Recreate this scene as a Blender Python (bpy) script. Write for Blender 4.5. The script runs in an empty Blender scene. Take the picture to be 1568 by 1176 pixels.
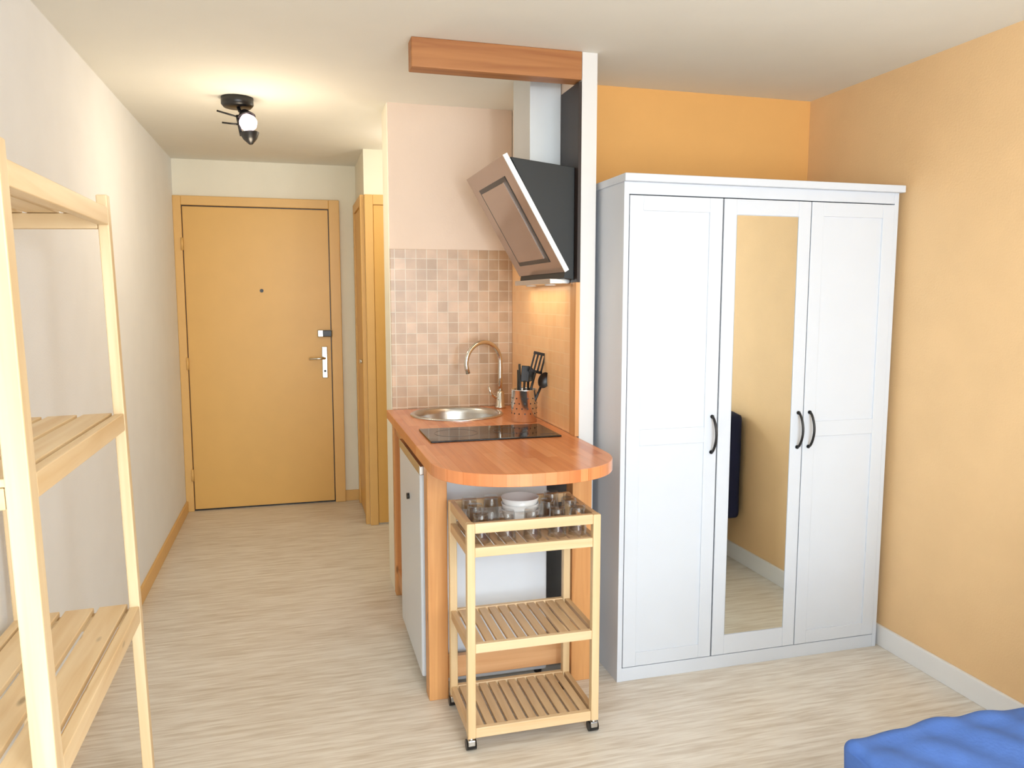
import bpy, bmesh, math, random
from mathutils import Vector, Matrix
random.seed(4)
scene = bpy.context.scene
col = scene.collection

def lin(c):
    return tuple(((v/255)/12.92 if v/255 <= 0.04045 else ((v/255+0.055)/1.055)**2.4) for v in c) + (1.0,)

# ---------------------------------------------------------------- materials
def newmat(name):
    m = bpy.data.materials.new(name); m.use_nodes = True
    nt = m.node_tree
    b = nt.nodes['Principled BSDF']
    return m, nt, b

def plain(name, c, rough=0.5, metal=0.0, var=0.04, bump=0.0, nscale=6.0, spec=0.5):
    m, nt, b = newmat(name)
    b.inputs['Roughness'].default_value = rough
    b.inputs['Metallic'].default_value = metal
    b.inputs['Specular IOR Level'].default_value = spec
    tc = nt.nodes.new('ShaderNodeTexCoord')
    n = nt.nodes.new('ShaderNodeTexNoise'); n.inputs['Scale'].default_value = nscale
    n.inputs['Detail'].default_value = 4
    nt.links.new(tc.outputs['Object'], n.inputs['Vector'])
    r = nt.nodes.new('ShaderNodeValToRGB')
    L = lin(c)
    r.color_ramp.elements[0].position = 0.3; r.color_ramp.elements[1].position = 0.7
    r.color_ramp.elements[0].color = tuple(v*(1-var) for v in L[:3])+(1,)
    r.color_ramp.elements[1].color = tuple(min(1, v*(1+var)) for v in L[:3])+(1,)
    nt.links.new(n.outputs['Fac'], r.inputs['Fac'])
    nt.links.new(r.outputs['Color'], b.inputs['Base Color'])
    if bump > 0:
        n2 = nt.nodes.new('ShaderNodeTexNoise'); n2.inputs['Scale'].default_value = 140
        n2.inputs['Detail'].default_value = 3
        nt.links.new(tc.outputs['Object'], n2.inputs['Vector'])
        bp = nt.nodes.new('ShaderNodeBump'); bp.inputs['Strength'].default_value = bump
        bp.inputs['Distance'].default_value = 0.002
        nt.links.new(n2.outputs['Fac'], bp.inputs['Height'])
        nt.links.new(bp.outputs['Normal'], b.inputs['Normal'])
    return m

def wood(name, c1, c2, axis, rough=0.45, knots=True):
    m, nt, b = newmat(name)
    b.inputs['Roughness'].default_value = rough
    tc = nt.nodes.new('ShaderNodeTexCoord')
    oi = nt.nodes.new('ShaderNodeObjectInfo')
    mul = nt.nodes.new('ShaderNodeMath'); mul.operation = 'MULTIPLY'; mul.inputs[1].default_value = 37.0
    nt.links.new(oi.outputs['Random'], mul.inputs[0])
    add = nt.nodes.new('ShaderNodeVectorMath'); add.operation = 'ADD'
    nt.links.new(tc.outputs['Object'], add.inputs[0]); nt.links.new(mul.outputs[0], add.inputs[1])
    mp = nt.nodes.new('ShaderNodeMapping')
    s = [28.0, 28.0, 28.0]; s['xyz'.index(axis)] = 1.6
    mp.inputs['Scale'].default_value = s
    nt.links.new(add.outputs[0], mp.inputs['Vector'])
    n = nt.nodes.new('ShaderNodeTexNoise'); n.inputs['Scale'].default_value = 1.0
    n.inputs['Detail'].default_value = 5; n.inputs['Distortion'].default_value = 0.6
    nt.links.new(mp.outputs[0], n.inputs['Vector'])
    r = nt.nodes.new('ShaderNodeValToRGB')
    r.color_ramp.elements[0].position = 0.3; r.color_ramp.elements[1].position = 0.68
    r.color_ramp.elements[0].color = lin(c1); r.color_ramp.elements[1].color = lin(c2)
    nt.links.new(n.outputs['Fac'], r.inputs['Fac'])
    outc = r.outputs['Color']
    if knots:
        mp2 = nt.nodes.new('ShaderNodeMapping')
        s = [14.0]*3; s['xyz'.index(axis)] = 5.0
        mp2.inputs['Scale'].default_value = s
        nt.links.new(add.outputs[0], mp2.inputs['Vector'])
        v = nt.nodes.new('ShaderNodeTexVoronoi'); v.inputs['Scale'].default_value = 1.0
        nt.links.new(mp2.outputs[0], v.inputs['Vector'])
        kr = nt.nodes.new('ShaderNodeValToRGB')
        kr.color_ramp.elements[0].position = 0.05; kr.color_ramp.elements[1].position = 0.13
        kr.color_ramp.elements[0].color = (0.75, 0.75, 0.75, 1); kr.color_ramp.elements[1].color = (0, 0, 0, 1)
        nt.links.new(v.outputs['Distance'], kr.inputs['Fac'])
        mx = nt.nodes.new('ShaderNodeMixRGB')
        nt.links.new(kr.outputs['Color'], mx.inputs['Fac'])
        nt.links.new(outc, mx.inputs['Color1'])
        mx.inputs['Color2'].default_value = tuple(v*0.35 for v in lin(c1)[:3])+(1,)
        outc = mx.outputs['Color']
    nt.links.new(outc, b.inputs['Base Color'])
    return m

def brickmat(name, ua, va, c1, c2, mortar, w, h, ms, offset=0.5, rough=0.4, bump=0.3, grain=None, bias=0.0, spread=0.35):
    m, nt, b = newmat(name)
    b.inputs['Roughness'].default_value = rough
    geo = nt.nodes.new('ShaderNodeNewGeometry')
    sp = nt.nodes.new('ShaderNodeSeparateXYZ'); cb = nt.nodes.new('ShaderNodeCombineXYZ')
    nt.links.new(geo.outputs['Position'], sp.inputs[0])
    nt.links.new(sp.outputs[ua], cb.inputs[0]); nt.links.new(sp.outputs[va], cb.inputs[1])
    br = nt.nodes.new('ShaderNodeTexBrick')
    br.offset = offset; br.squash = 1.0
    br.inputs['Scale'].default_value = 1.0
    br.inputs['Brick Width'].default_value = w; br.inputs['Row Height'].default_value = h
    br.inputs['Mortar Size'].default_value = ms; br.inputs['Mortar Smooth'].default_value = 0.1
    br.inputs['Bias'].default_value = bias
    br.inputs['Color1'].default_value = lin(c1); br.inputs['Color2'].default_value = lin(c2)
    br.inputs['Mortar'].default_value = lin(mortar)
    nt.links.new(cb.outputs[0], br.inputs['Vector'])
    out = br.outputs['Color']
    n = nt.nodes.new('ShaderNodeTexNoise'); n.inputs['Scale'].default_value = 1.0; n.inputs['Detail'].default_value = 5
    mp = nt.nodes.new('ShaderNodeMapping')
    mp.inputs['Scale'].default_value = grain if grain else (30, 30, 30)
    nt.links.new(cb.outputs[0], mp.inputs['Vector']); nt.links.new(mp.outputs[0], n.inputs['Vector'])
    rr = nt.nodes.new('ShaderNodeMapRange')
    rr.inputs['From Min'].default_value = 0.25; rr.inputs['From Max'].default_value = 0.75
    rr.inputs['To Min'].default_value = 1-spread*0.5; rr.inputs['To Max'].default_value = 1+spread*0.4
    nt.links.new(n.outputs['Fac'], rr.inputs['Value'])
    mx = nt.nodes.new('ShaderNodeVectorMath'); mx.operation = 'SCALE'
    nt.links.new(out, mx.inputs[0]); nt.links.new(rr.outputs[0], mx.inputs['Scale'])
    nt.links.new(mx.outputs[0], b.inputs['Base Color'])
    if bump > 0:
        bp = nt.nodes.new('ShaderNodeBump'); bp.inputs['Strength'].default_value = bump
        bp.inputs['Distance'].default_value = 0.002; bp.invert = True
        nt.links.new(br.outputs['Fac'], bp.inputs['Height'])
        nt.links.new(bp.outputs['Normal'], b.inputs['Normal'])
    return m

M = {}
M['wall'] = plain('wall_white_paint', (241, 243, 244), 0.85, var=0.015, bump=0.25)
M['wall_hall'] = plain('wall_cream_paint', (242, 236, 218), 0.85, var=0.015, bump=0.2)
M['pink'] = plain('wall_pink_cream_paint', (238, 216, 196), 0.8, var=0.015, bump=0.2)
M['ceil'] = plain('ceiling_paint', (234, 232, 222), 0.9, var=0.01, bump=0.15)
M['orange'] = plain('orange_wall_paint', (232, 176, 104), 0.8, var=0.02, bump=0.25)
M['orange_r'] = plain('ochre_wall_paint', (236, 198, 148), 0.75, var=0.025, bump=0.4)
M['must'] = plain('mustard_door_paint', (226, 178, 98), 0.4, var=0.02)
M['must_t'] = plain('mustard_trim_paint', (228, 182, 110), 0.4, var=0.02)
M['white'] = plain('white_lacquer', (212, 218, 227), 0.4, var=0.01)
M['white_trim'] = plain('white_trim_paint', (236, 236, 236), 0.45, var=0.01)
M['white_post'] = plain('white_board', (222, 219, 216), 0.5, var=0.01)
M['fridge'] = plain('fridge_enamel', (216, 223, 232), 0.3, var=0.01)
M['black'] = plain('black_plastic', (18, 18, 20), 0.35, var=0.05)
M['blackmatte'] = plain('black_panel', (20, 23, 24), 0.5, var=0.05)
M['shaded_wood'] = plain('shaded_wood_strip', (40, 26, 20), 0.5, var=0.1)  # brown wood with shadow darkening put into the colour
M['hob'] = plain('ceramic_glass', (10, 10, 12), 0.06, var=0.02)
M['steel'] = plain('brushed_steel', (205, 205, 203), 0.27, 1.0, var=0.03)
M['potsteel'] = plain('pot_steel', (226, 226, 226), 0.2, 1.0, var=0.02)
M['chrome'] = plain('chrome', (215, 212, 205), 0.12, 1.0, var=0.01)
M['duct'] = plain('duct_steel', (208, 212, 214), 0.4, 0.25, var=0.02)
M['edge'] = plain('hood_edge_aluminium', (220, 220, 220), 0.4, 0.2, var=0.02)
M['hoodface'] = plain('hood_face_steel', (166, 146, 134), 0.2, 0.8, var=0.02)
M['blue'] = plain('blue_cotton', (70, 106, 176), 0.85, var=0.14, nscale=12, bump=0.4)
M['navy'] = plain('navy_fabric', (22, 30, 66), 0.85, var=0.1, bump=0.2)
M['ceramic'] = plain('white_ceramic', (222, 224, 224), 0.15, var=0.01)
M['pineX'] = wood('pine_x', (218, 186, 138), (236, 211, 170), 'x')
M['pineY'] = wood('pine_y', (222, 189, 140), (238, 214, 174), 'y')
M['pineZ'] = wood('pine_z', (220, 190, 144), (234, 212, 174), 'z')
M['cartX'] = wood('beech_x', (214, 180, 134), (228, 200, 160), 'x', knots=False)
M['cartY'] = wood('beech_y', (196, 160, 118), (218, 186, 144), 'y', knots=False)
M['cartZ'] = wood('beech_z', (212, 178, 130), (226, 200, 158), 'z', knots=False)
M['beam'] = wood('beam_wood', (150, 92, 48), (180, 122, 70), 'x', 0.5)
M['kwX'] = wood('kitchen_wood_x', (214, 160, 110), (232, 184, 134), 'x')
M['kwY'] = wood('kitchen_wood_y', (194, 136, 84), (216, 158, 104), 'y')
M['kwZ'] = wood('kitchen_wood_z', (200, 138, 80), (224, 166, 106), 'z')
M['counter'] = brickmat('butcher_block', 1, 0, (208, 126, 76), (228, 152, 100), (200, 116, 66), 0.32, 0.04, 0.0006, 0.37, 0.25, 0.0, (3, 60, 1), spread=0.25)
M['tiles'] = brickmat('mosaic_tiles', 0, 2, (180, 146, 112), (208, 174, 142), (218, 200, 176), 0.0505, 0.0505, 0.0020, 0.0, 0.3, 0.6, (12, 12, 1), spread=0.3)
M['tiles_s'] = brickmat('mosaic_tiles_peach_lit', 1, 2, (246, 192, 134), (250, 200, 146), (250, 206, 158), 0.0505, 0.0505, 0.0020, 0.0, 0.3, 0.4, (12, 12, 1), spread=0.1)  # warm glow under the hood is brightened into this peach tile colour

def floormat():
    m, nt, b = newmat('laminate_floor')
    b.inputs['Roughness'].default_value = 0.36
    geo = nt.nodes.new('ShaderNodeNewGeometry')
    def layer(sc, det, dist=0.3):
        mp = nt.nodes.new('ShaderNodeMapping'); mp.inputs['Scale'].default_value = sc
        n = nt.nodes.new('ShaderNodeTexNoise'); n.inputs['Scale'].default_value = 1
        n.inputs['Detail'].default_value = det; n.inputs['Distortion'].default_value = dist
        nt.links.new(geo.outputs['Position'], mp.inputs['Vector']); nt.links.new(mp.outputs[0], n.inputs['Vector'])
        return n
    a = layer((4.5, 50, 1), 5); c = layer((9, 120, 1), 4); d = layer((0.9, 5, 1), 2)
    m1 = nt.nodes.new('ShaderNodeMath'); m1.operation = 'MULTIPLY'; m1.inputs[1].default_value = 0.5
    m2 = nt.nodes.new('ShaderNodeMath'); m2.operation = 'MULTIPLY'; m2.inputs[1].default_value = 0.35
    m3 = nt.nodes.new('ShaderNodeMath'); m3.operation = 'MULTIPLY'; m3.inputs[1].default_value = 0.15
    nt.links.new(a.outputs['Fac'], m1.inputs[0]); nt.links.new(c.outputs['Fac'], m2.inputs[0]); nt.links.new(d.outputs['Fac'], m3.inputs[0])
    s1 = nt.nodes.new('ShaderNodeMath'); s2 = nt.nodes.new('ShaderNodeMath')
    nt.links.new(m1.outputs[0], s1.inputs[0]); nt.links.new(m2.outputs[0], s1.inputs[1])
    nt.links.new(s1.outputs[0], s2.inputs[0]); nt.links.new(m3.outputs[0], s2.inputs[1])
    r = nt.nodes.new('ShaderNodeValToRGB')
    r.color_ramp.elements[0].position = 0.38; r.color_ramp.elements[1].position = 0.58
    r.color_ramp.elements[0].color = lin((202, 190, 173)); r.color_ramp.elements[1].color = lin((230, 224, 213))
    nt.links.new(s2.outputs[0], r.inputs['Fac'])
    nt.links.new(r.outputs['Color'], b.inputs['Base Color'])
    return m
M['floor'] = floormat()

def glassmat(name, tint=(0.95, 0.97, 0.97), fac=0.12, k=0.6):
    m = bpy.data.materials.new(name); m.use_nodes = True
    nt = m.node_tree; nt.nodes.clear()
    o = nt.nodes.new('ShaderNodeOutputMaterial')
    t = nt.nodes.new('ShaderNodeBsdfTransparent'); t.inputs['Color'].default_value = tint+(1,)
    g = nt.nodes.new('ShaderNodeBsdfGlossy'); g.inputs['Roughness'].default_value = 0.03
    lw = nt.nodes.new('ShaderNodeLayerWeight'); lw.inputs['Blend'].default_value = 0.35
    ad = nt.nodes.new('ShaderNodeMath'); ad.operation = 'MULTIPLY_ADD'
    ad.inputs[1].default_value = k; ad.inputs[2].default_value = fac
    nt.links.new(lw.outputs['Facing'], ad.inputs[0])
    mx = nt.nodes.new('ShaderNodeMixShader')
    nt.links.new(ad.outputs[0], mx.inputs['Fac'])
    nt.links.new(t.outputs[0], mx.inputs[1]); nt.links.new(g.outputs[0], mx.inputs[2])
    nt.links.new(mx.outputs[0], o.inputs['Surface'])
    return m
M['glass'] = glassmat('drinking_glass_clear', (0.95, 0.96, 0.96), 0.05, 0.4)
M['pane'] = glassmat('window_pane_clear', (0.98, 0.98, 0.98), 0.02, 0.3)
def mirrormat():
    m, nt, b = newmat('mirror_silver')
    b.inputs['Base Color'].default_value = (0.80, 0.82, 0.77, 1)
    b.inputs['Metallic'].default_value = 1; b.inputs['Roughness'].default_value = 0.02
    return m
M['mirror'] = mirrormat()
def emis(name, c, s):
    m, nt, b = newmat(name)
    b.inputs['Base Color'].default_value = c+(1,)
    b.inputs['Emission Color'].default_value = c+(1,); b.inputs['Emission Strength'].default_value = s
    return m
M['bulb'] = emis('bulb_glow', (1.0, 0.72, 0.72), 5)
M['globe'] = emis('added_fill_glow', (1.0, 0.97, 0.93), 3)  # glow of the two added fill lamps

# ---------------------------------------------------------------- helpers
def grp(name, loc=(0, 0, 0)):
    e = bpy.data.objects.new(name, None); e.location = loc; e.empty_display_size = 0.1
    col.objects.link(e); return e

def finish(name, bm, mat, parent, origin, smooth=False):
    me = bpy.data.meshes.new(name)
    bmesh.ops.recalc_face_normals(bm, faces=bm.faces[:])
    bm.to_mesh(me); bm.free()
    me.materials.append(mat)
    if smooth:
        for p in me.polygons: p.use_smooth = True
    o = bpy.data.objects.new(name, me); col.objects.link(o)
    if parent:
        o.parent = parent; o.location = Vector(origin)-Vector(parent.location)
    else:
        o.location = origin
    return o

def box(name, x0, x1, y0, y1, z0, z1, mat, parent=None, bevel=0.002, rot=None, segs=2):
    bm = bmesh.new()
    bmesh.ops.create_cube(bm, size=1)
    for v in bm.verts:
        v.co = Vector((v.co.x*(x1-x0), v.co.y*(y1-y0), v.co.z*(z1-z0)))
    if bevel > 0:
        bmesh.ops.bevel(bm, geom=bm.edges[:], offset=bevel, segments=segs, affect='EDGES', profile=0.5)
    if rot is not None:
        bmesh.ops.transform(bm, matrix=rot, verts=bm.verts[:])
    return finish(name, bm, mat, parent, ((x0+x1)/2, (y0+y1)/2, (z0+z1)/2))

def cyl(name, p0, p1, r, mat, parent=None, r2=None, segs=24, caps=True):
    p0 = Vector(p0); p1 = Vector(p1); d = p1-p0
    bm = bmesh.new()
    bmesh.ops.create_cone(bm, cap_ends=caps, segments=segs, radius1=r, radius2=(r if r2 is None else r2), depth=d.length)
    q = Vector((0, 0, 1)).rotation_difference(d.normalized()).to_matrix().to_4x4()
    bmesh.ops.transform(bm, matrix=q, verts=bm.verts[:])
    o = finish(name, bm, mat, parent, (p0+p1)/2)
    for p in o.data.polygons:
        if len(p.vertices) == 4: p.use_smooth = True
    return o

def prism(name, pts, axis, d0, d1, mat, parent=None, bevel=0.0):
    bm = bmesh.new()
    def mk(a, b, d):
        return {'y': (a, d, b), 'z': (a, b, d), 'x': (d, a, b)}[axis]
    v0 = [Vector(mk(a, b, d0)) for a, b in pts]; v1 = [Vector(mk(a, b, d1)) for a, b in pts]
    c = sum(v0+v1, Vector())/(2*len(pts))
    A = [bm.verts.new(v-c) for v in v0]; B = [bm.verts.new(v-c) for v in v1]
    bm.faces.new(A); bm.faces.new(list(reversed(B)))
    n = len(pts)
    for i in range(n):
        bm.faces.new([A[i], A[(i+1) % n], B[(i+1) % n], B[i]])
    bmesh.ops.recalc_face_normals(bm, faces=bm.faces[:])
    if bevel > 0:
        bmesh.ops.bevel(bm, geom=bm.edges[:], offset=bevel, segments=2, affect='EDGES', profile=0.5)
    return finish(name, bm, mat, parent, c)

def lathe(name, prof, center, mat, parent=None, segs=32, axis_mat=None):
    bm = bmesh.new(); rings = []
    for r, z in prof:
        if r < 1e-5:
            rings.append([bm.verts.new((0, 0, z))])
        else:
            rings.append([bm.verts.new((r*math.cos(2*math.pi*i/segs), r*math.sin(2*math.pi*i/segs), z)) for i in range(segs)])
    for a, b in zip(rings[:-1], rings[1:]):
        for i in range(segs):
            j = (i+1) % segs
            if len(a) == 1 and len(b) == 1: continue
            if len(a) == 1: bm.faces.new([a[0], b[i], b[j]])
            elif len(b) == 1: bm.faces.new([a[i], a[j], b[0]])
            else: bm.faces.new([a[i], a[j], b[j], b[i]])
    if axis_mat is not None: bmesh.ops.transform(bm, matrix=axis_mat, verts=bm.verts[:])
    return finish(name, bm, mat, parent, center, smooth=True)

def tube(name, pts, r, mat, parent=None, segs=12):
    pts = [Vector(p) for p in pts]; c = sum(pts, Vector())/len(pts)
    bm = bmesh.new(); rings = []
    up = None
    for i, p in enumerate(pts):
        t = (pts[min(i+1, len(pts)-1)]-pts[max(i-1, 0)]).normalized()
        if up is None:
            up = t.orthogonal().normalized()
        up = (up-t*up.dot(t)).normalized(); s = t.cross(up)
        rings.append([bm.verts.new(p-c+(up*math.cos(2*math.pi*k/segs)+s*math.sin(2*math.pi*k/segs))*r) for k in range(segs)])
    for a, b in zip(rings[:-1], rings[1:]):
        for k in range(segs):
            bm.faces.new([a[k], a[(k+1) % segs], b[(k+1) % segs], b[k]])
    bm.faces.new(rings[0]); bm.faces.new(list(reversed(rings[-1])))
    return finish(name, bm, mat, parent, c, smooth=True)

# ---------------------------------------------------------------- room shell
CE = 2.325; LW = -0.745; RW = 2.30; BW = 5.53; OW = 3.18; RY = -1.9
box('floor', LW-0.1, RW+0.1, RY-0.1, BW+0.1, -0.06, 0.0, M['floor'], bevel=0)
box('ceiling', LW-0.1, RW+0.1, RY-0.1, BW+0.1, CE, CE+0.06, M['ceil'], bevel=0)
box('wall_left', LW-0.1, LW, RY, BW, 0, CE, M['wall'], bevel=0)
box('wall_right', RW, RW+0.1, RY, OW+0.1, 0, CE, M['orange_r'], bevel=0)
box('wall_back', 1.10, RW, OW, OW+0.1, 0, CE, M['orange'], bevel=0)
box('wall_hall_end', LW-0.1, 1.3, BW, BW+0.1, 0, CE, M['wall_hall'], bevel=0)
box('wall_partition', 1.038, 1.098, 2.78, 3.92, 0, CE, M['white_post'], bevel=0.001)
box('wall_kitchen', 0.43, 1.038, 3.715, 3.92, 0, CE, M['wall_hall'], bevel=0.001)
box('wall_hall_recess', 1.10, 1.2, OW+0.1, BW, 0, CE, M['wall_hall'], bevel=0)
box('wall_closet', 0.42, 1.10, 4.88, BW, 0, CE, M['wall_hall'], bevel=0)
box('trim_1', 0.434, 1.028, 3.707, 3.715, 1.66, CE, M['pink'], bevel=0)
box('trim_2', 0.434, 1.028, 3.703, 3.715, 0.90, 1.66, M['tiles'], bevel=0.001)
box('trim_3', 1.030, 1.038, 2.845, 3.703, 1.66, CE, M['pink'], bevel=0)
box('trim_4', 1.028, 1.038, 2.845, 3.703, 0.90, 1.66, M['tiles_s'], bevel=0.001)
box('trim_5', 1.022, 1.038, 2.781, 2.845, 0.90, 1.49, M['kwZ'], bevel=0.001)
box('trim_6', 1.026, 1.038, 2.781, 2.98, 1.49, CE-0.105, M['shaded_wood'], bevel=0.001)  # shade beside the chimney painted as a dark wood strip

wl, wr, wz = -0.45, 2.1, 2.2
box('wall_rear', LW-0.1, wl, RY-0.1, RY, 0, CE, M['wall'], bevel=0)
box('wall_rear_side', wr, RW+0.1, RY-0.1, RY, 0, CE, M['wall'], bevel=0)
box('wall_rear_lintel', wl, wr, RY-0.1, RY, wz, CE, M['wall'], bevel=0)
w = grp('window_1', (0.82, RY-0.05, 0))
box('jamb_l', wl, wl+0.05, RY-0.08, RY-0.02, 0, wz, M['white'], w)
box('jamb_r', wr-0.05, wr, RY-0.08, RY-0.02, 0, wz, M['white'], w)
box('head', wl+0.05, wr-0.05, RY-0.08, RY-0.02, wz-0.05, wz, M['white'], w)
box('sill', wl+0.05, wr-0.05, RY-0.08, RY-0.02, 0, 0.08, M['white'], w)
box('mullion', 0.785, 0.865, RY-0.08, RY-0.02, 0.08, wz-0.05, M['white'], w)
box('pane_l', wl+0.05, 0.785, RY-0.053, RY-0.048, 0.08, wz-0.05, M['pane'], w, bevel=0)
box('pane_r', 0.865, wr-0.05, RY-0.053, RY-0.048, 0.08, wz-0.05, M['pane'], w, bevel=0)

box('baseboard_left', LW, LW+0.014, RY, BW-0.04, 0, 0.075, M['must_t'])
box('baseboard_right', RW-0.014, RW, RY, 3.18, 0, 0.085, M['white_trim'])
box('baseboard_hall', 0.305, 0.42, BW-0.014, BW, 0, 0.075, M['must_t'])

# entrance door
d = grp('door_1', (-0.23, BW, 0))
box('frame_l', LW, -0.695, BW-0.035, BW, 0, 2.09, M['must_t'], d, 0.004)
box('frame_r', 0.235, 0.305, BW-0.035, BW, 0, 2.09, M['must_t'], d, 0.004)
box('frame_top', -0.695, 0.235, BW-0.035, BW, 2.03, 2.09, M['must_t'], d, 0.004)
box('rebate', -0.695, 0.235, BW-0.006, BW, 0.0, 2.03, M['black'], d, 0)
box('leaf', -0.690, 0.229, BW-0.022, BW-0.004, 0.012, 2.023, M['must'], d, 0.002)
for z in (0.25, 1.0, 1.78):
    cyl('hinge', (-0.696, BW-0.04, z-0.04), (-0.696, BW-0.04, z+0.04), 0.008, M['must_t'], d)
cyl('peephole', (-0.215, BW-0.026, 1.48), (-0.215, BW-0.02, 1.48), 0.012, M['black'], d)
box('lock_case', 0.14, 0.24, BW-0.055, BW-0.02, 1.165, 1.215, M['steel'], d, 0.006)
box('lock_body', 0.175, 0.235, BW-0.068, BW-0.055, 1.168, 1.212, M['black'], d, 0.004)
box('handle_plate', 0.165, 0.205, BW-0.032, BW-0.02, 0.88, 1.10, M['chrome'], d, 0.006)
tube('lever', [(0.185, BW-0.03, 1.02), (0.185, BW-0.07, 1.02), (0.17, BW-0.078, 1.02), (0.08, BW-0.078, 1.018)], 0.008, M['chrome'], d)
cyl('keyhole', (0.185, BW-0.036, 0.93), (0.185, BW-0.03, 0.93), 0.009, M['black'], d)

d = grp('door_2', (0.42, 5.1, 0))
box('frame_near', 0.395, 0.42, 4.885, 4.94, 0, 2.055, M['must_t'], d, 0.003)
box('frame_far', 0.395, 0.42, 5.42, 5.475, 0, 2.055, M['must_t'], d, 0.003)
box('frame_top', 0.395, 0.42, 4.94, 5.42, 1.995, 2.055, M['must_t'], d, 0.003)
box('leaf', 0.405, 0.42, 4.942, 5.418, 0.01, 1.992, M['must'], d, 0.002)
cyl('knob', (0.385, 5.02, 1.03), (0.405, 5.02, 1.03), 0.013, M['chrome'], d)
d = grp('door_3', (0.7, 4.87, 0))
box('frame_l', 0.42, 0.47, 4.855, 4.88, 0, 2.055, M['must_t'], d, 0.003)
box('frame_top', 0.47, 1.05, 4.855, 4.88, 1.995, 2.055, M['must_t'], d, 0.003)
box('frame_r', 1.05, 1.10, 4.855, 4.88, 0, 2.055, M['must_t'], d, 0.003)
box('leaf', 0.472, 1.048, 4.865, 4.88, 0.01, 1.993, M['must'], d, 0.002)

b = grp('ceiling_beam', (0.7, 2.8, 2.22))
box('timber', 0.41, 1.036, 2.775, 2.85, 2.225, CE, M['beam'], b, 0.003)

# ---------------------------------------------------------------- kitchenette
k = grp('kitchen_counter', (0.72, 3.0, 0))
pts = [(1.0275, 3.70), (0.405, 3.70), (0.405, 2.50)]
cx, a, by = 0.716, 0.3115, 0.285
N = 40
for i in range(1, N):
    t = math.pi+math.pi*i/N
    c_, s_ = math.cos(t), math.sin(t)
    pts.append((cx+a*math.copysign(abs(c_)**0.85, c_), 2.50+by*math.copysign(abs(s_)**0.85, s_)))
pts += [(1.0275, 2.50)]
wt = prism('worktop', list(reversed(pts)), 'z', 0.86, 0.90, M['counter'], k, 0.002)
SKX, SKY = 0.70, 3.475
cut = cyl('cutter', (SKX, SKY, 0.8), (SKX, SKY, 1.0), 0.190, M['counter'], None, segs=64)
md = wt.modifiers.new('cut', 'BOOLEAN'); md.operation = 'DIFFERENCE'; md.object = cut; md.solver = 'EXACT'
bpy.context.view_layer.update()
dg = bpy.context.evaluated_depsgraph_get()
nm = bpy.data.meshes.new_from_object(wt.evaluated_get(dg))
wt.modifiers.clear(); wt.data = nm
bpy.data.objects.remove(cut, do_unlink=True)
box('leg_front_l', 0.42, 0.49, 2.615, 2.685, 0, 0.86, M['kwZ'], k, 0.003)
box('leg_front_r', 0.955, 1.03, 2.615, 2.685, 0, 0.86, M['kwZ'], k, 0.003)
box('rail_front_low', 0.49, 0.955, 2.64, 2.665, 0.065, 0.145, M['kwX'], k, 0.002)
box('rail_front_high', 0.49, 0.955, 2.64, 2.665, 0.835, 0.86, M['white_post'], k, 0.001)
box('leg_mid_l', 0.43, 0.49, 3.275, 3.335, 0, 0.86, M['kwZ'], k, 0.003)
box('leg_back_l', 0.43, 0.49, 3.64, 3.70, 0, 0.86, M['kwZ'], k, 0.003)
box('side_rail_top', 0.435, 0.46, 2.685, 3.275, 0.845, 0.86, M['kwY'], k, 0.001)
box('side_rail_low', 0.44, 0.465, 3.335, 3.64, 0.05, 0.13, M['kwY'], k, 0.001)
box('side_rail_up', 0.44, 0.465, 3.335, 3.64, 0.79, 0.86, M['kwY'], k, 0.001)
box('cupboard_panel', 0.455, 0.47, 3.335, 3.64, 0.13, 0.79, M['kwZ'], k, 0.001)

f = grp('mini_fridge', (0.66, 2.97, 0))
box('body', 0.462, 0.885, 2.70, 3.255, 0.02, 0.835, M['fridge'], f, 0.006)
box('door', 0.408, 0.458, 2.70, 3.255, 0.05, 0.835, M['fridge'], f, 0.008)
box('door_seal', 0.456, 0.464, 2.71, 3.245, 0.06, 0.825, M['blackmatte'], f, 0.001)
box('top_trim', 0.406, 0.46, 2.695, 3.258, 0.805, 0.838, M['steel'], f, 0.003)
cyl('door_lock', (0.398, 2.98, 0.66), (0.409, 2.98, 0.66), 0.012, M['black'], f)
for i, (x, y) in enumerate([(0.48, 2.73), (0.48, 3.22), (0.86, 2.73), (0.86, 3.22)]):
    cyl('foot_%d' % (i+1), (x, y, 0), (x, y, 0.022), 0.015, M['black'], f)

h = grp('ceramic_hob', (0.72, 2.93, 0.90))
box('glass_top', 0.465, 0.972, 2.79, 3.08, 0.9002, 0.907, M['hob'], h, 0.002)
M['ring'] = plain('hob_ring_print', (70, 70, 74), 0.15, var=0.02)
for x, r in ((0.59, 0.085), (0.81, 0.07)):
    lathe('ring', [(r, 0), (r, 0.0004), (r-0.003, 0.0004), (r-0.003, 0)], (x, 2.945, 0.9071), M['ring'], h, 48)
box('controls', 0.90, 0.96, 2.83, 2.84, 0.9068, 0.9075, M['ring'], h, 0)

s = grp('round_sink', (SKX, SKY, 0.90))
lathe('basin', [(0.212, 0.0002), (0.213, 0.004), (0.206, 0.008), (0.192, 0.006), (0.185, 0.0), (0.180, -0.02), (0.174, -0.11), (0.160, -0.135), (0.12, -0.146), (0.04, -0.15), (0, -0.15)], (SKX, SKY, 0.9), M['steel'], s, 64)
lathe('drain', [(0.035, -0.149), (0.035, -0.146), (0.0, -0.146)], (SKX, SKY, 0.9), M['chrome'], s, 32)

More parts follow.
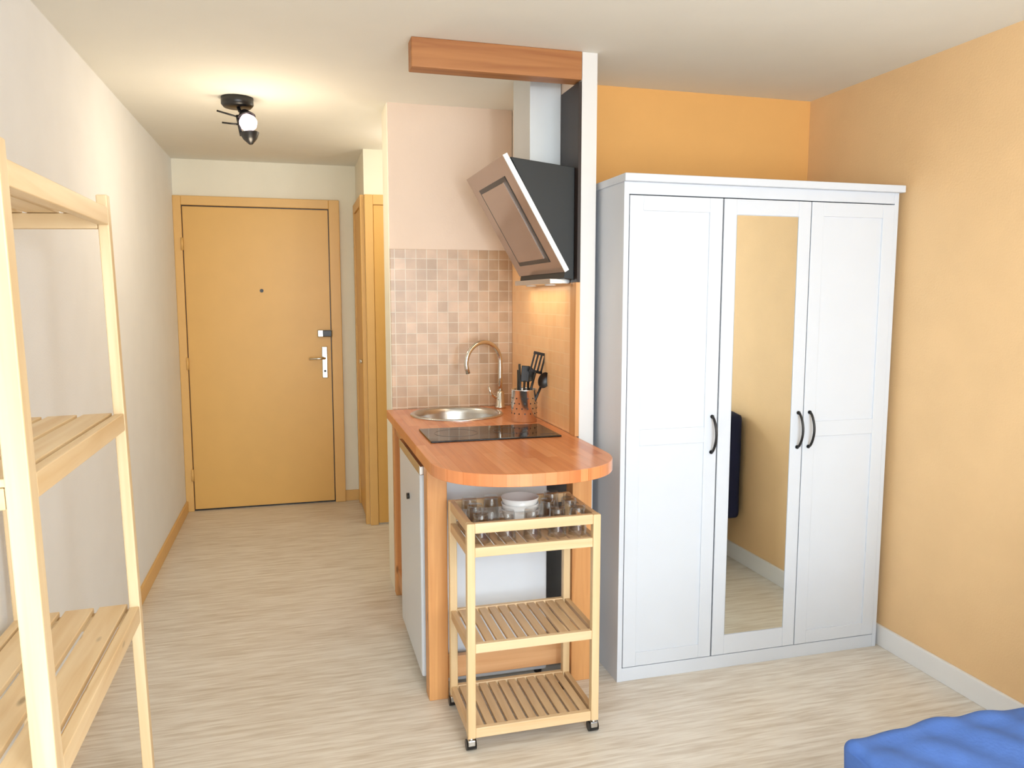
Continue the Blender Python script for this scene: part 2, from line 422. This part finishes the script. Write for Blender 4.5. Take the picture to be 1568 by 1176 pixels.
fx, fy = 0.945, 3.62
fa = grp('gooseneck_faucet', (fx, fy, 0.9))
lathe('base', [(0, 0.0003), (0.027, 0.0003), (0.027, 0.008), (0.02, 0.014), (0.019, 0.075), (0.014, 0.085), (0, 0.085)], (fx, fy, 0.9), M['chrome'], fa)
R = 0.098
dirv = Vector((-0.93, -0.36, 0)).normalized()
P = [Vector((fx, fy, 0.98)), Vector((fx, fy, 1.05)), Vector((fx, fy, 1.125))]
for i in range(1, 19):
    t = math.pi*1.08*i/18
    P.append(Vector((fx, fy, 1.125))+dirv*(R-R*math.cos(t))+Vector((0, 0, R*math.sin(t))))
P.append(P[-1]+Vector((0.006, 0.002, -0.022)))
tube('spout', P, 0.011, M['chrome'], fa, 14)
tube('lever', [(fx, fy, 0.95), (fx-0.03, fy-0.02, 0.955), (fx-0.055, fy-0.03, 0.975), (fx-0.065, fy-0.032, 1.01)], 0.006, M['chrome'], fa)

ux, uy = 0.942, 3.20
u = grp('utensil_holder', (ux, uy, 0.90))
lathe('pot', [(0, 0.0003), (0.054, 0.0003), (0.056, 0.003), (0.056, 0.137), (0.058, 0.14), (0.055, 0.141), (0.053, 0.137), (0.053, 0.004), (0, 0.004)], (ux, uy, 0.9), M['potsteel'], u, 40)
for rz in range(4):
    for kx in range(14):
        an = 2*math.pi*(kx+0.5*(rz % 2))/14
        c = Vector((ux+0.0555*math.cos(an), uy+0.0555*math.sin(an), 0.938+rz*0.022))
        dd = Vector((math.cos(an), math.sin(an), 0))
        cyl('hole', c, c+dd*0.0012, 0.003, M['black'], u, segs=10)
def utensil(dx, dy, tx, ty, hz, kind):
    p0 = Vector((ux+dx, uy+dy, 0.915)); p1 = Vector((ux+tx, uy+ty, hz))
    dv = (p1-p0).normalized()
    tube('handle', [p0, p0.lerp(p1, 0.5), p1], 0.0055, M['black'], u, 8)
    q = Vector((0, 0, 1)).rotation_difference(dv).to_matrix().to_4x4()
    if kind == 'spatula':
        for j in range(4):
            o = box('blade_bar', -0.004, 0.004, -0.002, 0.002, -0.04, 0.04, M['black'], None, 0.001)
            o.parent = u
            o.location = p1+dv*0.04+q.to_3x3() @ Vector(((j-1.5)*0.016, 0, 0))-u.location
            o.rotation_euler = q.to_euler()
        for e in (0.0, 0.08):
            o = box('blade_end', -0.030, 0.030, -0.002, 0.002, -0.006, 0.006, M['black'], None, 0.001)
            o.parent = u; o.location = p1+dv*e-u.location; o.rotation_euler = q.to_euler()
    elif kind == 'spoon':
        lathe('bowl', [(0, -0.012), (0.014, -0.009), (0.024, 0), (0.027, 0.006), (0.024, 0.003), (0, -0.008)], p1+dv*0.03, M['black'], u, 24, axis_mat=(q @ Matrix.Rotation(math.radians(80), 4, 'X') @ Matrix.Scale(1.3, 4, (0, 1, 0))))
    elif kind == 'solid':
        o = box('blade', -0.018, 0.018, -0.002, 0.002, -0.035, 0.035, M['black'], None, 0.002)
        o.parent = u; o.location = p1+dv*0.03-u.location; o.rotation_euler = q.to_euler()
utensil(0.0, 0.01, 0.048, -0.01, 1.115, 'spatula')
utensil(0.01, -0.02, 0.060, -0.05, 1.055, 'spoon')
utensil(-0.01, 0.0, 0.005, 0.01, 1.075, 'solid')
utensil(-0.02, -0.02, -0.024, -0.01, 1.15, 'x')
utensil(0.02, 0.02, 0.03, 0.04, 1.07, 'spoon')
utensil(-0.02, 0.02, -0.015, 0.04, 1.12, 'x')

# hood
h = grp('range_hood', (0.92, 3.11, 1.53))
prism('body', [(1.0255, 1.50), (1.0255, 1.918), (0.775, 1.945), (0.99, 1.545), (0.985, 1.505)], 'y', 2.815, 3.415, M['blackmatte'], h, 0.002)
A = Vector((0.742, 0, 1.948)); B = Vector((0.985, 0, 1.528))
dv = (B-A).normalized(); nv = Vector((dv.z, 0, -dv.x))
if nv.x > 0: nv = -nv
def slab(name, s0, s1, y0, y1, n0, n1, mat):
    L = (B-A).length
    q = [A+dv*s0*L+nv*n0, A+dv*s1*L+nv*n0, A+dv*s1*L+nv*n1, A+dv*s0*L+nv*n1]
    return prism(name, [(p.x, p.z) for p in q], 'y', y0, y1, mat, h, 0.0008)
slab('front_panel', 0, 1, 2.805, 3.425, -0.018, 0, M['hoodface'])
slab('side_edge', 0, 1, 2.799, 2.805, -0.018, 0.001, M['edge'])
slab('suction_gap', 0.14, 0.90, 2.905, 3.325, 0.0, 0.002, M['black'])
slab('suction_panel', 0.18, 0.86, 2.94, 3.30, 0.001, 0.006, M['hoodface'])
box('lower_vent', 0.945, 1.026, 2.86, 3.36, 1.485, 1.505, M['steel'], h, 0.002)
box('chimney', 0.90, 1.0275, 2.985, 3.225, 1.915, CE, M['duct'], h, 0.002)
for i in range(5):
    box('vent_slot', 0.925+i*0.017, 0.935+i*0.017, 2.983, 2.986, 2.275, 2.30, M['black'], h, 0)
for i, y in enumerate((2.98, 3.24)):
    cyl('hood_lamp_%d' % (i+1), (0.985, y, 1.480), (0.985, y, 1.486), 0.022, M['ceramic'], h)

# ---------------------------------------------------------------- serving cart
c = grp('kitchen_trolley', (0.70, 2.42, 0))
X0, X1, Y0, Y1, LG = 0.485, 0.925, 2.265, 2.575, 0.026
for n, (x, y) in enumerate([(X0, Y0), (X1-LG, Y0), (X0, Y1-LG), (X1-LG, Y1-LG)]):
    box('leg_%d' % (n+1), x, x+LG, y, y+LG, 0.045, 0.742, M['cartZ'], c, 0.003)
    xc, yc = x+LG/2, y+LG/2
    cyl('caster_stem_%d' % (n+1), (xc, yc, 0.03), (xc, yc, 0.047), 0.007, M['steel'], c)
    box('caster_fork_%d' % (n+1), xc-0.012, xc+0.012, yc-0.010, yc+0.014, 0.018, 0.038, M['steel'], c, 0.003)
    cyl('caster_wheel_%d' % (n+1), (xc-0.016, yc+0.008, 0.0175), (xc+0.016, yc+0.008, 0.0175), 0.0172, M['black'], c)
def frame(z0, z1, tag, slats=True):
    box('rail_front_'+tag, X0+LG, X1-LG, Y0+0.003, Y0+0.021, z0, z1, M['cartX'], c, 0.002)
    box('rail_back_'+tag, X0+LG, X1-LG, Y1-0.021, Y1-0.003, z0, z1, M['cartX'], c, 0.002)
    box('rail_l_'+tag, X0+0.003, X0+0.021, Y0+LG, Y1-LG, z0, z1, M['cartY'], c, 0.002)
    box('rail_r_'+tag, X1-0.021, X1-0.003, Y0+LG, Y1-LG, z0, z1, M['cartY'], c, 0.002)
    if slats:
        n = 11; w_ = X1-X0-2*LG
        for i in range(n):
            xc = X0+LG+w_*(i+0.5)/n
            box('slat_%s_%d' % (tag, i+1), xc-0.0135, xc+0.0135, Y0+0.021, Y1-0.021, z1-0.012, z1-0.002, M['cartY'], c, 0.0015)
frame(0.045, 0.078, 'bottom'); frame(0.325, 0.355, 'middle'); frame(0.635, 0.665, 'upper'); frame(0.71, 0.742, 'top', False)

def glass(x, y, r, hgt, base=0.6635):
    g = grp('drinking_glass', (x, y, base))
    lathe('tumbler', [(r, 0.0003), (r*0.82, hgt-0.006), (r*0.76, hgt), (0, hgt), (0, hgt-0.010), (r*0.72, hgt-0.012), (r-0.003, 0.0003), (r, 0.0003)], (x, y, base), M['glass'], g, 28)
for x in (0.545, 0.63, 0.715, 0.80, 0.87):
    glass(x, 2.335, 0.031, 0.094)
for x in (0.545, 0.795, 0.87):
    glass(x, 2.42, 0.031, 0.098)
for x in (0.545, 0.62, 0.835):
    glass(x, 2.505, 0.031, 0.10)
bw = grp('bowl_stack', (0.71, 2.455, 0.6635))
for i in range(3):
    lathe('bowl_%d' % (i+1), [(0, 0.0003), (0.03, 0.0003), (0.03, 0.006), (0.052, 0.026), (0.064, 0.064), (0.061, 0.064), (0.05, 0.030), (0, 0.010)], (0.71, 2.46, 0.6635+i*0.0195), M['ceramic'], bw, 36)

# ---------------------------------------------------------------- wardrobe
W = grp('mirrored_wardrobe', (1.70, 2.8, 0))
x0, x1, yf, yb = 1.118, 2.27, 2.56, 3.06
wm = M['white']
box('side_l', x0, x0+0.019, yf+0.003, yb, 0, 1.835, wm, W, 0.001)
box('side_r', x1-0.019, x1, yf+0.003, yb, 0, 1.835, wm, W, 0.001)
box('back_panel', x0+0.019, x1-0.019, yb-0.01, yb, 0.05, 1.835, wm, W, 0)
box('bottom_shelf', x0+0.019, x1-0.019, yf+0.03, yb-0.01, 0.05, 0.068, wm, W, 0)
box('plinth', x0+0.019, x1-0.019, yf+0.004, yf+0.02, 0, 0.052, wm, W, 0.001)
box('top_rail', x0+0.019, x1-0.019, yf+0.004, yf+0.022, 1.793, 1.835, wm, W, 0.001)
box('top_slab', x0-0.006, x1+0.012, yf-0.018, yb, 1.835, 1.862, wm, W, 0.003)
def shaker(name, a, b_, mirror=False):
    z0, z1 = 0.056, 1.789
    box(name+'_core', a, b_, yf+0.005, yf+0.022, z0, z1, wm, W, 0.001)
    sw = 0.052
    box(name+'_stile_l', a, a+sw, yf, yf+0.009, z0, z1, wm, W, 0.0015)
    box(name+'_stile_r', b_-sw, b_, yf, yf+0.009, z0, z1, wm, W, 0.0015)
    if not mirror:
        box(name+'_rail_t', a+sw, b_-sw, yf+0.0003, yf+0.009, z1-sw, z1, wm, W, 0.0015)
        box(name+'_rail_b', a+sw, b_-sw, yf+0.0003, yf+0.009, z0, z0+sw, wm, W, 0.0015)
        box(name+'_rail_m', a+sw, b_-sw, yf+0.0003, yf+0.009, 0.895, 0.955, wm, W, 0.0015)
    else:
        box(name+'_rail_t', a+sw, b_-sw, yf+0.0003, yf+0.009, 1.733, z1, wm, W, 0.0015)
        box(name+'_rail_b', a+sw, b_-sw, yf+0.0003, yf+0.009, z0, 0.133, wm, W, 0.0015)
        box('mirror', a+sw+0.002, b_-sw-0.002, yf+0.002, yf+0.009, 0.135, 1.731, M['mirror'], W, 0.0)
shaker('door_left', 1.139, 1.504); shaker('door_centre', 1.510, 1.875, True); shaker('door_right', 1.879, 2.249)
def whandle(x):
    pts = []
    for i in range(13):
        t = i/12; z = 0.855+0.14*t
        pts.append((x+0.004*math.sin(math.pi*t), yf-0.004-0.026*math.sin(math.pi*t)**0.6, z))
    tube('handle', pts, 0.0048, M['black'], W, 10)
    cyl('handle_foot', (x, yf-0.006, 0.858), (x, yf, 0.858), 0.007, M['black'], W)
    cyl('handle_foot', (x, yf-0.006, 0.992), (x, yf, 0.992), 0.007, M['black'], W)
whandle(1.482); whandle(1.853); whandle(1.903)

# ---------------------------------------------------------------- pine shelf
S = grp('pine_shelving_unit', (-0.6, 1.8, 0))
SX0, SX1, SY0, SY1 = -0.728, -0.432, 1.425, 2.20
box('post_front_near', SX1-0.038, SX1, SY0, SY0+0.04, 0, 1.68, M['pineZ'], S, 0.003)
box('post_front_far', SX1-0.026, SX1, SY1-0.03, SY1, 0, 1.68, M['pineZ'], S, 0.003)
box('post_back_near', SX0, SX0+0.03, SY0, SY0+0.04, 0, 1.68, M['pineZ'], S, 0.003)
box('post_back_far', SX0, SX0+0.03, SY1-0.03, SY1, 0, 1.68, M['pineZ'], S, 0.003)
for i, z in enumerate((0.09, 0.60, 1.115, 1.635)):
    box('batten_far_%d' % i, SX0+0.031, SX1-0.027, SY1-0.029, SY1-0.001, z-0.038, z-0.001, M['pineX'], S, 0.002)
    box('batten_near_%d' % i, SX0+0.031, SX1-0.039, SY0+0.001, SY0+0.03, z-0.038, z-0.001, M['pineX'], S, 0.002)
    box('edge_rail_%d' % i, SX1-0.024, SX1-0.001, SY0+0.041, SY1-0.031, z-0.03, z+0.014, M['pineY'], S, 0.002)
    box('edge_rail_back_%d' % i, SX0+0.001, SX0+0.024, SY0+0.041, SY1-0.031, z-0.03, z+0.014, M['pineY'], S, 0.002)
    pw = 0.068
    for j in range(3):
        xa = SX0+0.031+j*(pw+0.013)
        box('plank_%d_%d' % (i, j), xa, xa+pw, SY0+0.002, SY1-0.002, z, z+0.014, M['pineY'], S, 0.002)
# the unit leans slightly back against the wall
S.location = (-0.574, 1.8, 0.003)
S.rotation_euler = (0, math.radians(-1.3), 0)

# ---------------------------------------------------------------- sofa bed
so = grp('sofa_bed', (1.7, 0.5, 0))
def cushion(name, x0, x1, y0, y1, z0, z1, mat, bev, amp, rot=None, n=40, quilt=True):
    bm = bmesh.new()
    bmesh.ops.create_cube(bm, size=1)
    bmesh.ops.subdivide_edges(bm, edges=bm.edges[:], cuts=n, use_grid_fill=True)
    sx, sy, sz = (x1-x0)/2, (y1-y0)/2, (z1-z0)/2
    rnd = [(random.uniform(5, 13), random.uniform(5, 13), random.uniform(0, 6.28)) for _ in range(4)]
    rn2 = [(random.uniform(25, 55), random.uniform(15, 45), random.uniform(0, 6.28)) for _ in range(5)]
    for v in bm.verts:
        p = Vector((v.co.x*2*sx, v.co.y*2*sy, v.co.z*2*sz))
        c = Vector((max(-sx+bev, min(sx-bev, p.x)), max(-sy+bev, min(sy-bev, p.y)), max(-sz+bev, min(sz-bev, p.z))))
        dlt = p-c
        if dlt.length > 1e-6:
            nn = dlt.normalized(); p = c+nn*bev
            w_ = sum(math.sin(a_*p.x+b2*p.y+5*p.z+ph) for a_, b2, ph in rnd)/4
            w2 = sum(math.sin(a_*p.x+b2*p.y+20*p.z+ph) for a_, b2, ph in rn2)/5
            q = 0
            if quilt and nn.z > 0.3:
                q = -0.006*(math.exp(-(((p.y+10.03+0.02*math.sin(5*p.x)) % 0.22-0.11)/0.012)**2))
            p += nn*(w_*amp-amp+q+w2*amp*0.45)
        v.co = p
    return finish(name, bm, mat, so, ((x0+x1)/2, (y0+y1)/2, (z0+z1)/2), smooth=True)
box('base', 1.20, 2.10, -0.45, 1.30, 0.05, 0.22, M['navy'], so, 0.02)
for i, (x, y) in enumerate([(1.25, 1.22), (1.25, -0.38), (2.05, 1.22), (2.05, -0.38)]):
    cyl('foot_%d' % (i+1), (x, y, 0), (x, y, 0.06), 0.02, M['black'], so)
cushion('seat_mattress', 1.125, 2.08, -0.5, 1.405, 0.19, 0.475, M['blue'], 0.045, 0.015, n=110)
cushion('backrest', 2.06, 2.283, -0.5, 1.53, 0.24, 0.83, M['navy'], 0.04, 0.004, n=24, quilt=False)

# ---------------------------------------------------------------- ceiling spot
sl = grp('ceiling_spotlight', (-0.225, 3.81, CE))
lathe('base', [(0, 0), (0.070, 0), (0.070, -0.03), (0.060, -0.042), (0, -0.042)], (-0.225, 3.81, CE-0.0005), M['black'], sl)
aim = Vector((0.35, -0.45, -1)).normalized()
q = Vector((0, 0, 1)).rotation_difference(aim).to_matrix().to_4x4()
pc = Vector((-0.180, 3.77, CE-0.115))
tube('arm', [(-0.225, 3.81, CE-0.03), (-0.215, 3.80, CE-0.06), pc-aim*0.05], 0.008, M['black'], sl)
lathe('bulb', [(0, -0.038), (0.022, -0.032), (0.037, -0.012), (0.040, 0.004), (0.031, 0.024), (0.014, 0.037), (0, 0.039)], pc, M['bulb'], sl, 24, axis_mat=q)
lathe('shade', [(0.018, -0.06), (0.036, -0.034), (0.042, -0.024), (0.038, -0.024), (0.022, -0.052)], pc, M['black'], sl, 24, axis_mat=q)
lathe('reflector_cup', [(0.042, 0.046), (0.03, 0.072), (0.008, 0.096), (0, 0.096), (0, 0.091), (0.028, 0.067), (0.039, 0.046), (0.042, 0.046)], pc, M['black'], sl, 24, axis_mat=Vector((0, 0, 1)).rotation_difference(Vector((0.1, -0.1, -1)).normalized()).to_matrix().to_4x4())
tube('fin_a', [pc+Vector((-0.03, 0, 0.02)), pc+Vector((-0.13, 0, 0.045))], 0.004, M['black'], sl, 8)
tube('fin_b', [pc+Vector((-0.03, 0, -0.01)), pc+Vector((-0.11, 0, -0.005))], 0.004, M['black'], sl, 8)
tube('fin_c', [pc+Vector((-0.045, 0, 0.03)), pc+Vector((-0.03, -0.01, -0.06))], 0.007, M['black'], sl, 8)

# unseen pendant added behind the camera to fill the room with light
PX, PY = 0.75, -0.35
pl = grp('added_fill_pendant', (PX, PY, CE))
lathe('rose', [(0, 0), (0.05, 0), (0.045, -0.02), (0, -0.025)], (PX, PY, CE-0.0005), M['white'], pl)
cyl('cord', (PX, PY, CE-0.02), (PX, PY, CE-0.2), 0.004, M['white'], pl, segs=8)
lathe('fill_globe', [(0, -0.13), (0.06, -0.115), (0.11, -0.07), (0.13, 0), (0.11, 0.07), (0.06, 0.115), (0.02, 0.13), (0, 0.13)], (PX, PY, CE-0.32), M['globe'], pl)
# unseen dome lamp added in the recess to brighten the hall
rl = grp('added_fill_dome', (0.75, 4.4, CE))
lathe('fill_dome', [(0, -0.07), (0.06, -0.06), (0.10, -0.03), (0.11, 0), (0, 0)], (0.75, 4.4, CE-0.0005), M['globe'], rl)

# ---------------------------------------------------------------- lights
def light(name, typ, loc, power, color=(1, 1, 1), rot=(0, 0, 0), size=None, size_y=None):
    l = bpy.data.lights.new(name, typ); l.energy = power; l.color = color
    if typ == 'AREA':
        l.shape = 'RECTANGLE'; l.size = size; l.size_y = size_y or size
    elif size: l.shadow_soft_size = size
    o = bpy.data.objects.new(name, l); o.location = loc; o.rotation_euler = rot
    col.objects.link(o); return o
light('window_daylight', 'AREA', (0.82, RY-0.2, 1.15), 142, (0.88, 0.95, 1.0), (math.radians(90), 0, 0), 2.4, 2.05)
light('spot_bulb_light', 'POINT', (-0.13, 3.66, CE-0.40), 8, (1.0, 0.84, 0.62), size=0.08)
light('room_fill_light', 'POINT', (PX, PY, CE-0.60), 57, (0.93, 0.97, 1.0), size=0.13)  # added room fill, hung under the made-up pendant
light('hall_fill_light', 'POINT', (0.75, 4.4, CE-0.25), 5, (1.0, 0.93, 0.82), size=0.1)  # added hall fill, goes with the made-up dome
light('hood_light', 'AREA', (0.95, 3.15, 1.478), 0.6, (1.0, 0.85, 0.62), (0, 0, 0), 0.08, 0.5)

wd = bpy.data.worlds.new('World'); scene.world = wd; wd.use_nodes = True
bg = wd.node_tree.nodes['Background']
sky = wd.node_tree.nodes.new('ShaderNodeTexSky'); sky.sky_type = 'NISHITA'
sky.sun_disc = False; sky.sun_elevation = math.radians(40)
wd.node_tree.links.new(sky.outputs[0], bg.inputs[0]); bg.inputs[1].default_value = 0.3

# ---------------------------------------------------------------- camera
cam = bpy.data.cameras.new('Camera'); cam.sensor_width = 36; cam.lens = 1190/1568*36
cam.clip_start = 0.05
co = bpy.data.objects.new('Camera', cam); col.objects.link(co)
yaw, pit = math.radians(15.5), math.radians(6.3)
F = Vector((math.sin(yaw)*math.cos(pit), math.cos(yaw)*math.cos(pit), -math.sin(pit)))
Rr = Vector((math.cos(yaw), -math.sin(yaw), 0)); U = Rr.cross(F)
mt = Matrix((Rr, U, -F)).transposed().to_4x4(); mt.translation = Vector((0, 0, 1.43))
co.matrix_world = mt
scene.camera = co
scene.view_settings.view_transform = 'Standard'
scene.view_settings.look = 'None'
scene.view_settings.exposure = 0.0
